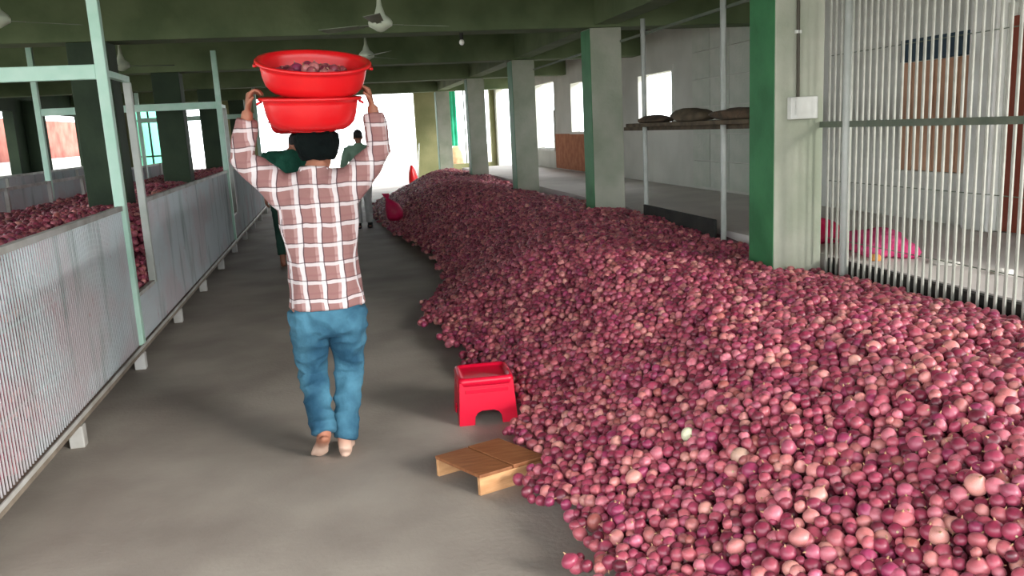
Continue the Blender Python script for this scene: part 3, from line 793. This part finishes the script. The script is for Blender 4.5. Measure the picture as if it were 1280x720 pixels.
# ------------------------------------------------------------------ stool and bench
st = tag(empty('plastic_stool', (.745, 4.56, 0)), 'low crimson plastic stool with arched sides at the foot of the heap', 'stool')
def stool():
    c = Vector((.745, 4.56, 0)); rz = math.radians(-3)
    R = Matrix.Rotation(rz, 4, 'Z')
    W0, W1, H = .165, .150, .240
    # each side: panel with an arched cut-out
    for k in range(4):
        S = Matrix.Translation(c) @ R @ Matrix.Rotation(k * math.pi / 2, 4, 'Z')
        arch = [(-.078, 0), (-.074, .045), (-.06, .066), (-.035, .078), (.035, .078), (.06, .066), (.074, .045), (.078, 0)]
        outer = [(-1, 0), (-1, .25), (-1, .55), (-.6, 1), (.6, 1), (1, .55), (1, .25), (1, 0)]
        def PT(x, z, inset):
            w = W0 + (W1 - W0) * z / H
            return S @ Vector((x, -(w - inset), z))
        vs = []; fs = []
        for inset in (0, .008):
            for i in range(8):
                z = outer[i][1] * H; w = (W0 + (W1 - W0) * z / H) - .001
                if 3 <= i <= 4: x = outer[i][0] * w
                else: x = outer[i][0] * w
                if i in (2, 5): z = H * .7; x = outer[i][0] * (W0 + (W1 - W0) * .7)
                if i in (3, 4): x = math.copysign(W1 - .001, outer[i][0])
                vs.append(PT(x, z, inset))
            for i in range(8): vs.append(PT(arch[i][0], arch[i][1], inset))
        for i in range(7):
            fs.append((i, i + 8, i + 9, i + 1)); fs.append((i + 16, i + 17, i + 25, i + 24))
            fs.append((i, i + 1, i + 17, i + 16)); fs.append((i + 8, i + 24, i + 25, i + 9))
        fs.append((0, 16, 24, 8)); fs.append((7, 15, 31, 23))
        MB().add(vs, fs).build('side_panel', 'redstool', st)
        # raised moulding line near the top of each side
        m = MB()
        zz = H * .80; w = W0 + (W1 - W0) * .80
        a = [S @ Vector((x, -(w + dy), zz + dz)) for dz in (-.012, .012) for x, dy in ((-w * .8, -.004), (w * .8, -.004), (w * .8, .004), (-w * .8, .004))]
        b = [a[0], a[1], a[2], a[3], a[4], a[5], a[6], a[7]]
        m.hexa(b); m.build('moulding', 'redstool', st, bevel=.003)
    def rr(hw, z, rad, n=5):
        pts = []
        for sx, sy, a0 in ((1, 1, 0), (-1, 1, 90), (-1, -1, 180), (1, -1, 270)):
            for i in range(n):
                a = math.radians(a0 + 90 * i / (n - 1))
                pts.append(Matrix.Translation(c) @ R @ Vector((sx * (hw - rad) + rad * math.cos(a), sy * (hw - rad) + rad * math.sin(a), z)))
        return pts
    MB().rings([rr(.152, .220, .03), rr(.155, .245, .03), rr(.151, .259, .032), rr(.142, .266, .034), rr(.134, .264, .034), rr(.126, .255, .034), rr(.116, .251, .03)]).build('seat', 'redstool', st, smooth=True)
stool()

bc = tag(empty('wooden_bench', (.61, 3.73, 0)), 'low wooden plank bench with pale end boards beside the heap', 'bench')
def bench():
    F_, L_, T_, R_ = [Vector((p[0], p[1], 0)) for p in (BF, BL, BT, BRr)]
    u = (R_ - F_); v = (L_ - F_)
    def pt(s, t, z): return F_ + u * s + v * t + Vector((0, 0, z))
    for s0, s1, zt in ((0, .492, .1), (.506, 1, .104)):
        MB().hexa([pt(s0, -.01, .084), pt(s1, -.01, .084), pt(s1, 1.01, .084), pt(s0, 1.01, .084), pt(s0, -.01, zt), pt(s1, -.01, zt), pt(s1, 1.01, zt), pt(s0, 1.01, zt)]).build('plank', 'wood1', bc, bevel=.003)
    for t0, t1 in ((.0, .055), (.945, 1.0)):
        MB().hexa([pt(.005, t0, 0), pt(.995, t0, 0), pt(.995, t1, 0), pt(.005, t1, 0), pt(.005, t0, .0835), pt(.995, t0, .0835), pt(.995, t1, .0835), pt(.005, t1, .0835)]).build('end_board', 'wood2', bc, bevel=.002)
bench()

# ------------------------------------------------------------------ people
V = Vector
def hand(mb, wrist, d, nrm, thumb, curl, size=1.0, fr=.0082):
    d = V(d).normalized(); nrm = V(nrm); nrm = (nrm - d * nrm.dot(d)).normalized(); th = V(thumb); th = (th - d * th.dot(d) - nrm * th.dot(nrm)).normalized()
    w = V(wrist); s = size
    mb.tube([w - d * .02 * s, w + d * .02 * s, w + d * .055 * s, w + d * .088 * s], [.026 * s, .034 * s, .040 * s, .038 * s], 10, ref=th, flat=.42)
    for i, (off, ln) in enumerate(((.029, .070), (.010, .079), (-.009, .073), (-.027, .058))):
        p = w + d * (.084 if i < 3 else .078) * s + th * off * s
        ang = 0; pts = [p - d * .02 * s, p]
        for seg, cu in ((.42, curl[0]), (.32, curl[1]), (.26, curl[2])):
            ang += cu
            p = p + (d * math.cos(ang) + nrm * math.sin(ang)) * (ln * seg * s); pts.append(p)
        mb.tube(pts, [fr * s * 1.05, fr * s * 1.08, fr * s, fr * s * .95, fr * s * .8], 8, round_caps=True)
    p = w + d * .025 * s + th * .026 * s
    pts = [p - th * .012 * s, p, p + (th * .8 + d * .7 + nrm * .15).normalized() * .032 * s, p + (th * .8 + d * .7 + nrm * .15).normalized() * .032 * s + (d * .75 + nrm * .55 + th * .2).normalized() * .03 * s]
    mb.tube(pts, [.012 * s, .012 * s, .0105 * s, .008 * s], 8, round_caps=True)

def foot(mb, ankle, heel, toe, side=1, sole_n=(0, 0, 1)):
    """heel and toe are ground-side points; sole_n is up from the sole"""
    h = V(heel); t = V(toe); n = V(sole_n).normalized(); d = (t - h).normalized(); s = d.cross(n)
    L = (t - h).length
    mb.tube([h + n * .035 + d * .0, h + n * .034 + d * L * .18, h + n * .034 + d * L * .45, h + n * .024 + d * L * .7, h + n * .016 + d * L * .84],
            [.028, .034, .035, .042, .040], 10, ref=s, flat=.62, round_caps=True)
    mb.tube([V(ankle) + V((0, 0, .03)), V(ankle), h + n * .045 + d * L * .22], [.036, .036, .036], 10)
    mb.tube([V(ankle), h + n * .05 + d * L * .42, h + n * .028 + d * L * .7], [.034, .03, .022], 10)
    for i in range(5):
        o = (-.032 + i * .0165) * side
        e = h + n * .012 + d * (L * (.99 - (.0 if i == 0 else .025 * i))) - s * o
        mb.tube([h + n * .016 + d * L * .75 - s * o * .95, e], [.011 if i else .014, .0095 if i else .0125], 8, round_caps=True)

def head(mb, c, f, hs=1.0):
    """c = centre of the skull, f = facing (unit, horizontal)"""
    c = V(c); f = V(f).normalized(); s = f.cross(V((0, 0, 1)))
    def E(o, rx, ry, rz):
        k = MB().ellip((0, 0, 0), rx * hs, ry * hs, rz * hs, 16, 11)
        base = c + s * o[0] * hs + f * o[1] * hs + V((0, 0, o[2] * hs))
        mb.add([base + s * v[0] + f * v[1] + V((0, 0, v[2])) for v in k.v], k.f)
    E((0, -.012, .025), .076, .095, .088)        # cranium
    E((0, .022, -.045), .062, .072, .078)        # face
    E((0, .045, -.092), .034, .036, .028)        # chin
    E((0, .098, -.03), .014, .018, .024)         # nose
    E((0, .088, .0), .011, .014, .028)
    E((0, .078, .022), .05, .02, .012)           # brow
    E((0, .088, -.068), .024, .012, .009)        # lips
    for q in (-1, 1):
        E((q * .078, -.008, -.02), .010, .02, .032)   # ears
        E((q * .042, .06, -.04), .022, .02, .02)
    return s

def figure(name, loc, label, J, shirt, trouser, opts):
    """J: joints in world space. One continuous body; garments and hair are children."""
    e = tag(empty(name, loc), label, 'person')
    vx = opts.get('voxel', .008)
    k = opts.get('k', 1.0)
    b = MB()
    f = V(opts.get('face', (0, 1, 0)))
    head(b, J['head'], f)
    hc = V(J['head'])
    b.tube([V(J['neck']) - V((0, 0, .08)), J['neck'], hc - V((0, 0, .06)) - f * .015], [.066, .054, .052], 12)
    pv, ch, nk = V(J['pelvis']), V(J['chest']), V(J['neck'])
    def lerp(a, c, t): return a + (c - a) * t
    tors = [(lerp(pv, ch, -.32), .11, .09), (lerp(pv, ch, -.1), .150, .105), (lerp(pv, ch, .25), .140, .095), (lerp(pv, ch, .6), .142, .098), (lerp(pv, ch, 1.0), .165, .108),
            (lerp(ch, nk, .45), .165, .098), (lerp(ch, nk, .75), .13, .08), (lerp(ch, nk, 1.0), .065, .06)]
    b.stack([(p.x, p.y, p.z, rx, ry) for p, rx, ry in tors], 20)
    for q in 'LR':
        sh, el, wr_ = V(J['sh' + q]), V(J['el' + q]), V(J['wr' + q])
        b.tube([lerp(sh, ch, .35), sh, lerp(sh, el, .4), el, lerp(el, wr_, .3), wr_], [.052, .056, .047, .038, .038, .026], 12)
        hd = opts['hand' + q]; hand(b, wr_, *hd)
        hp, kn, an = V(J['hip' + q]), V(J['kn' + q]), V(J['an' + q])
        b.tube([hp + V((0, 0, .06)), hp, lerp(hp, kn, .45), kn, lerp(kn, an, .3), an], [.082, .085, .07, .05, .052, .034], 12)
        ft = opts['foot' + q]; foot(b, an, ft[0], ft[1], 1 if q == 'R' else -1, ft[2])
    body = part_mesh(bake(b, 'body', vx, 3), 'body', opts.get('skin', 'skin'), e)
    # shirt
    g = MB(); dx, dy = opts.get('shirt_fat', (.022, .022))
    hem = opts['hem']
    lv = []
    for z in np.linspace(hem, nk.z - .005, 14):
        # interpolate torso section
        zs = [p.z for p, _, _ in tors]
        rx = np.interp(z, zs, [a for _, a, _ in tors]); ry = np.interp(z, zs, [a for _, _, a in tors])
        cx = np.interp(z, zs, [p.x for p, _, _ in tors]); cy = np.interp(z, zs, [p.y for p, _, _ in tors])
        fl = opts.get('flare', .02) * max(0, 1 - (z - hem) / .25)
        lv.append((cx, cy, z, rx + dx + fl, ry + dy + fl))
    lv[-1] = (nk.x, nk.y, nk.z + .005, .068, .064)
    g.stack(lv, 24)
    g.tube([nk - V((0, 0, .03)), nk + V((0, 0, .022))], [.076, .067], 16)     # collar
    for q in 'LR':
        sh, el, wr_ = V(J['sh' + q]), V(J['el' + q]), V(J['wr' + q])
        g.tube([nk - V((0, 0, .055)), lerp(nk, sh, .5) - V((0, 0, .035)), sh - V((0, 0, .005))], [.066, .07, .07], 14)
        t = opts.get('sleeve', .8)
        if t <= 0:
            g.tube([lerp(sh, ch, .35), sh, lerp(sh, el, .55)], [.07, .076, .072], 14)
        else:
            g.tube([lerp(sh, ch, .4), lerp(sh, ch, .12), sh, lerp(sh, el, .35), lerp(sh, el, .75), el, lerp(el, wr_, t * .45), lerp(el, wr_, t)], [.075, .08, .078, .068, .06, .057, .053, .046], 14)
    part_mesh(bake(g, 'shirt', vx, 5, folds(opts.get('fold', .006), 9, (1, 1, .6))), 'shirt', shirt, e)
    # trousers
    g = MB()
    top = opts['waist']; tf_ = opts.get('leg_fat', (.1, .098, .08, .066, .062, .058))
    wx = opts.get('waist_r', (.170, .118))
    g.stack([(pv.x, pv.y, top, *wx), (pv.x, pv.y, pv.z, wx[0] + .012, wx[1] + .018), (pv.x, pv.y, pv.z - .1, wx[0] + .004, wx[1] + .01), (pv.x, pv.y, opts['crotch'], wx[0] - .04, .085)], 22)
    for q in 'LR':
        hp, kn, an = V(J['hip' + q]), V(J['kn' + q]), V(J['an' + q])
        le = opts.get('leg_end' + q, .97)
        g.tube([hp + V((0, 0, .03)), hp - V((0, 0, .04)), lerp(hp, kn, .5), kn, lerp(kn, an, .45), lerp(kn, an, le)], list(tf_), 14)
    part_mesh(bake(g, 'trousers', vx, 5, folds(opts.get('tfold', .006), 9, (1, 1, 1.5))), 'trousers', trouser, e)
    # hair
    g = MB(); s = f.cross(V((0, 0, 1)))
    kx = MB().ellip((0, 0, 0), .083, .100, .094, 18, 12)
    vs = []
    for v in kx.v:
        x, y, z = v
        if y > .045 and z < .045: y = .045
        if z < -.045: z = -.045 + (z + .045) * .6
        vs.append(hc - f * .016 + s * x + f * y + V((0, 0, z + .03)))
    g.add(vs, kx.f)
    if opts.get('wrap'):
        part_mesh(bake(g, 'hair', vx, 3), 'hair', 'hair', e)
        g = MB(); w = opts['wrap']
        wc = hc - f * .008
        g.stack([(wc.x, wc.y, hc.z - .052, .078, .095), (wc.x, wc.y, hc.z - .02, .094, .108), (wc.x, wc.y, hc.z + .03, .105, .118), (wc.x, wc.y, hc.z + .062, .104, .116), (wc.x, wc.y, hc.z + w, .075, .085)], 22)
        # open the face: push the front of the wrap back
        vs = []
        for p in g.v:
            p = V(p); r = (p - wc); a = r.dot(f)
            if a > .05 and p.z < hc.z + .03: p = p - f * (a - .05)
            vs.append(p)
        g.v = [tuple(p) for p in vs]
        part_mesh(bake(g, 'head_wrap', vx, 3, folds(.006, 22)), 'head_wrap', 'headcloth', e)
    else:
        part_mesh(bake(g, 'hair', vx, 3), 'hair', 'hair', e)
    for q in (-1, 1):
        p = hc + s * (q * .031) + f * .078 + V((0, 0, .0))
        ey = MB().ellip(p, .012, .012, .010, 10, 7).build('eye', 'eyewhite', e, smooth=True)
        c_ = MB().ellip(p + f * .0095, .005, .004, .005, 8, 6).build('iris', 'hair', None, smooth=True); c_.parent = ey
    return e

UP = (0, 0, 1)
# --- the carrier in the plaid shirt, walking away with two basins on his head
J = dict(head=(-.055, 4.22, 1.565), neck=(-.08, 4.19, 1.455), chest=(-.078, 4.19, 1.20), pelvis=(-.078, 4.22, .80),
         shL=(-.255, 4.20, 1.385), shR=(.102, 4.20, 1.395), elL=(-.408, 4.22, 1.535), elR=(.243, 4.22, 1.54),
         wrL=(-.360, 4.21, 1.752), wrR=(.222, 4.21, 1.752),
         hipL=(-.170, 4.22, .74), hipR=(.012, 4.22, .74), knL=(-.186, 4.30, .43), knR=(.000, 4.30, .43),
         anL=(-.150, 4.115, .155), anR=(-.055, 4.17, .085))
opts = dict(skin='dustyskin', voxel=.0065, hem=.795, waist=.86, crotch=.64, sleeve=.82, wrap=.080, fold=.009, tfold=.011,
            handL=((.22, -.02, 1), (1, 0, -.2), (0, -1, 0), (.8, 1.0, .6)), handR=((-.22, -.02, 1), (-1, 0, -.2), (0, -1, 0), (.8, 1.0, .6)),
            footL=((-.150, 4.055, .112), (-.190, 4.225, .004), (0, .52, .85)), footR=((-.055, 4.12, .002), (-.045, 4.355, .002), UP),
            leg_fat=(.098, .10, .086, .070, .064, .058), waist_r=(.150, .106), leg_endL=.97, leg_endR=.96, shirt_fat=(.020, .024), flare=.022)
man = figure('person', (-.08, 4.2, 0), 'walking person in plaid shirt and blue jeans balancing two red basins overhead', J, 'plaid', 'jeans', opts)
# --- basins
def basin(name, centre, tilt_x, tilt_y, R, label, fill_spec=None):
    """centre = middle of the rim plane"""
    e = tag(empty(name, (0, 0, 0)), label, 'basin')
    D = .150
    prof_out = [(.125, -D), (.155, -D + .004), (R - .052, -D + .018), (R - .032, -D + .040), (R - .020, -.075), (R - .012, -.03), (R - .010, -.012), (R + .008, -.010), (R + .012, 0), (R + .007, .006), (R - .008, .004)]
    prof_in = [(R - .018, -.012), (R - .020, -.03), (R - .028, -.075), (R - .040, -D + .044), (R - .060, -D + .024), (.15, -D + .010), (.02, -D + .008)]
    b = MB().lathe([(.01, -D)] + prof_out + prof_in, 48).build('bowl', 'red', e, smooth=True)
    for s in (-1, 1):
        h = MB().tube([(s * (R - .002), -.05, -.016), (s * (R + .012), -.035, -.022), (s * (R + .014), 0, -.026), (s * (R + .012), .035, -.022), (s * (R - .002), .05, -.016)], .006, 8)
        h.build('handle', 'red', e, smooth=True)
    foot_ = MB().lathe([(.106, -D - .005), (.112, -D - .005), (.112, -D + .001), (.106, -D + .001)], 36).build('base_ring', 'red', e, smooth=True)
    e.location = centre; e.rotation_euler = (tilt_x, tilt_y, 0)
    return e
low_c = V((-.066, 4.215, 1.802)); up_c = V((-.036, 4.185, 1.968))
bl = basin('plastic_basin', low_c, math.radians(4), math.radians(1.5), .232, 'lower red plastic basin resting on the plaid-shirted carrier\'s head')
bu = basin('plastic_basin', up_c, math.radians(16), math.radians(3.5), .258, 'upper red plastic basin with onions, nested in the lower basin')
# onions heaped in the upper basin, and those at the edge of the lower one
Mu = Matrix.Translation(up_c) @ Matrix.Rotation(math.radians(3.5), 4, 'Y') @ Matrix.Rotation(math.radians(16), 4, 'X')
pts = grid_points(-.2, .2, -.2, .2, .052)
for p in pts:
    r = math.hypot(*p)
    if r > .192: continue
    z = -.062 - .015 * (r / .19) ** 2 + .035 * math.exp(-(r / .12) ** 2)
    q = Mu @ V((p[0], p[1], z + random.uniform(-.006, .006)))
    onion(q, random.uniform(.023, .029), onion_colors(1)[0], 'red onion heaped in the upper red basin', 'onions in the upper basin')
Ml = Matrix.Translation(low_c) @ Matrix.Rotation(math.radians(1.5), 4, 'Y') @ Matrix.Rotation(math.radians(4), 4, 'X')
for a in np.arange(0, 360, 17):
    r = .178
    q = Ml @ V((r * math.cos(math.radians(a)), r * math.sin(math.radians(a)), -.052 + (.012 if 130 < a < 215 else 0)))
    onion(q, .025, onion_colors(1)[0], 'red onion at the rim inside the lower red basin', 'onions in the lower basin', parts=False)

# --- second carrier further along, dark green shirt, basin on the head
J = dict(head=(-.41, 11.0, 1.56), neck=(-.48, 10.98, 1.455), chest=(-.54, 10.98, 1.22), pelvis=(-.57, 11.0, .86),
         shL=(-.76, 10.98, 1.41), shR=(-.35, 10.98, 1.40), elL=(-.88, 11.0, 1.14), elR=(-.30, 11.0, 1.14), wrL=(-.84, 11.08, .90), wrR=(-.34, 11.08, .90),
         hipL=(-.69, 11.0, .80), hipR=(-.51, 11.0, .80), knL=(-.70, 11.03, .46), knR=(-.50, 11.08, .46), anL=(-.70, 10.95, .09), anR=(-.50, 11.1, .085))
hd = ((0, .1, -1), (.6, .3, 0), (.2, 1, 0), (.35, .4, .3))
opts2 = dict(voxel=.012, hem=.84, waist=.90, crotch=.72, sleeve=.55, fold=.006, handL=hd, handR=((0, .1, -1), (-.6, .3, 0), (-.2, 1, 0), (.35, .4, .3)),
             footL=((-.70, 10.9, .002), (-.70, 11.14, .002), UP), footR=((-.50, 11.05, .002), (-.49, 11.29, .002), UP), leg_endL=.8, leg_endR=.8)
figure('person', (-.6, 11.0, 0), 'person in dark green shirt ahead of the plaid carrier, red basin on head', J, 'greenshirt', 'darktrouser', opts2)
basin('plastic_basin', (-.47, 11.0, 1.832), math.radians(3), 0, .232, 'red plastic basin on the head of the person in dark green')

# --- the man at the far end
J = dict(head=(.50, 14.9, 1.585), neck=(.50, 14.88, 1.45), chest=(.50, 14.88, 1.19), pelvis=(.49, 14.9, .85),
         shL=(.31, 14.88, 1.375), shR=(.69, 14.88, 1.365), elL=(.21, 14.82, 1.10), elR=(.745, 14.84, 1.10), wrL=(.22, 14.95, .88), wrR=(.70, 15.0, .90),
         hipL=(.40, 14.9, .79), hipR=(.58, 14.9, .79), knL=(.40, 14.94, .45), knR=(.585, 14.94, .45), anL=(.40, 14.88, .085), anR=(.585, 14.88, .085))
opts3 = dict(voxel=.012, hem=.80, waist=.88, crotch=.70, sleeve=.75, fold=.006, handL=hd, handR=((0, .1, -1), (-.6, .3, 0), (-.2, 1, 0), (.35, .4, .3)),
             footL=((.40, 14.83, .004), (.39, 15.07, .004), UP), footR=((.585, 14.83, .004), (.595, 15.07, .004), UP))
m2 = figure('person', (.49, 14.9, 0), 'person in sage green shirt and pale trousers standing before the bright doorway', J, 'sageshirt', 'paletrouser', opts3)
for x in (.395, .59):
    MB().stack([(x, 14.95, .0, .046, .135), (x, 14.95, .03, .05, .14), (x, 14.93, .06, .045, .11), (x, 14.88, .10, .042, .05)], 16).build('shoe', 'shoe', m2, smooth=True)

# ------------------------------------------------------------------ odds and ends further back
sk = tag(empty('plastic_sack', (.95, 13.9, .2)), 'magenta plastic sack with tied neck on the edge of the far heap', 'sack')
mb = MB().stack([(.95, 13.9, .20, .09, .08), (.96, 13.9, .25, .135, .12), (.96, 13.9, .36, .145, .13), (.93, 13.9, .47, .11, .1), (.88, 13.9, .54, .05, .045), (.86, 13.9, .575, .025, .022)], 20)
o = mb.build('bag', 'magenta', sk, smooth=True)
MB().stack([(.86, 13.9, .57, .022, .02), (.845, 13.9, .61, .05, .03), (.83, 13.9, .65, .06, .02)], 12).build('tied_top', 'magenta', sk, smooth=True)
gs_ = tag(empty('green_sheet', (3.85, YE + .5, .7)), 'hanging green sheet seen through the end wall opening', 'sheet')
mb = MB(); n = 14
fr_ = [(3.70 + .36 * i / n, YE + .5 + .03 * math.sin(i * 1.4)) for i in range(n + 1)]
vs = [(x, y + t, z) for t in (0, .01) for z in (1.1, 2.9) for x, y in fr_]
m_ = n + 1; fs = []
for i in range(n):
    fs += [(i, i + 1, m_ + i + 1, m_ + i), (2 * m_ + i, 3 * m_ + i, 3 * m_ + i + 1, 2 * m_ + i + 1)]
mb.add(vs, fs).build('sheet', 'greencloth', gs_, smooth=True)
MB().tube([(3.4, YE + .5, 2.9), (4.3, YE + .5, 2.9)], .015, 8).build('rod', 'fencerail', gs_)
for x in (3.4, 4.3): MB().tube([(x, YE + .5, -.12), (x, YE + .5, 2.9)], .02, 8).build('pole', 'fencerail', gs_)
lump('tan_sack', (4.0, YE + .9, -.12), .28, .25, .75, 'tan', 'tan full sack standing outside the end wall opening', 'sack', 11, .15)
# leaning pole and small red basin by the end doorway
tag(MB().tube([(2.38, 24.2, 0), (2.74, 26.42, 1.25)], .02, 8).build('leaning_pole', 'white', smooth=True), 'white pole leaning beside the end doorway', 'pole')
lump('red_bag', (2.25, 24.0, 0), .14, .14, .42, 'red', 'small red bag standing on the floor by the end doorway', 'bag', 21, .2)
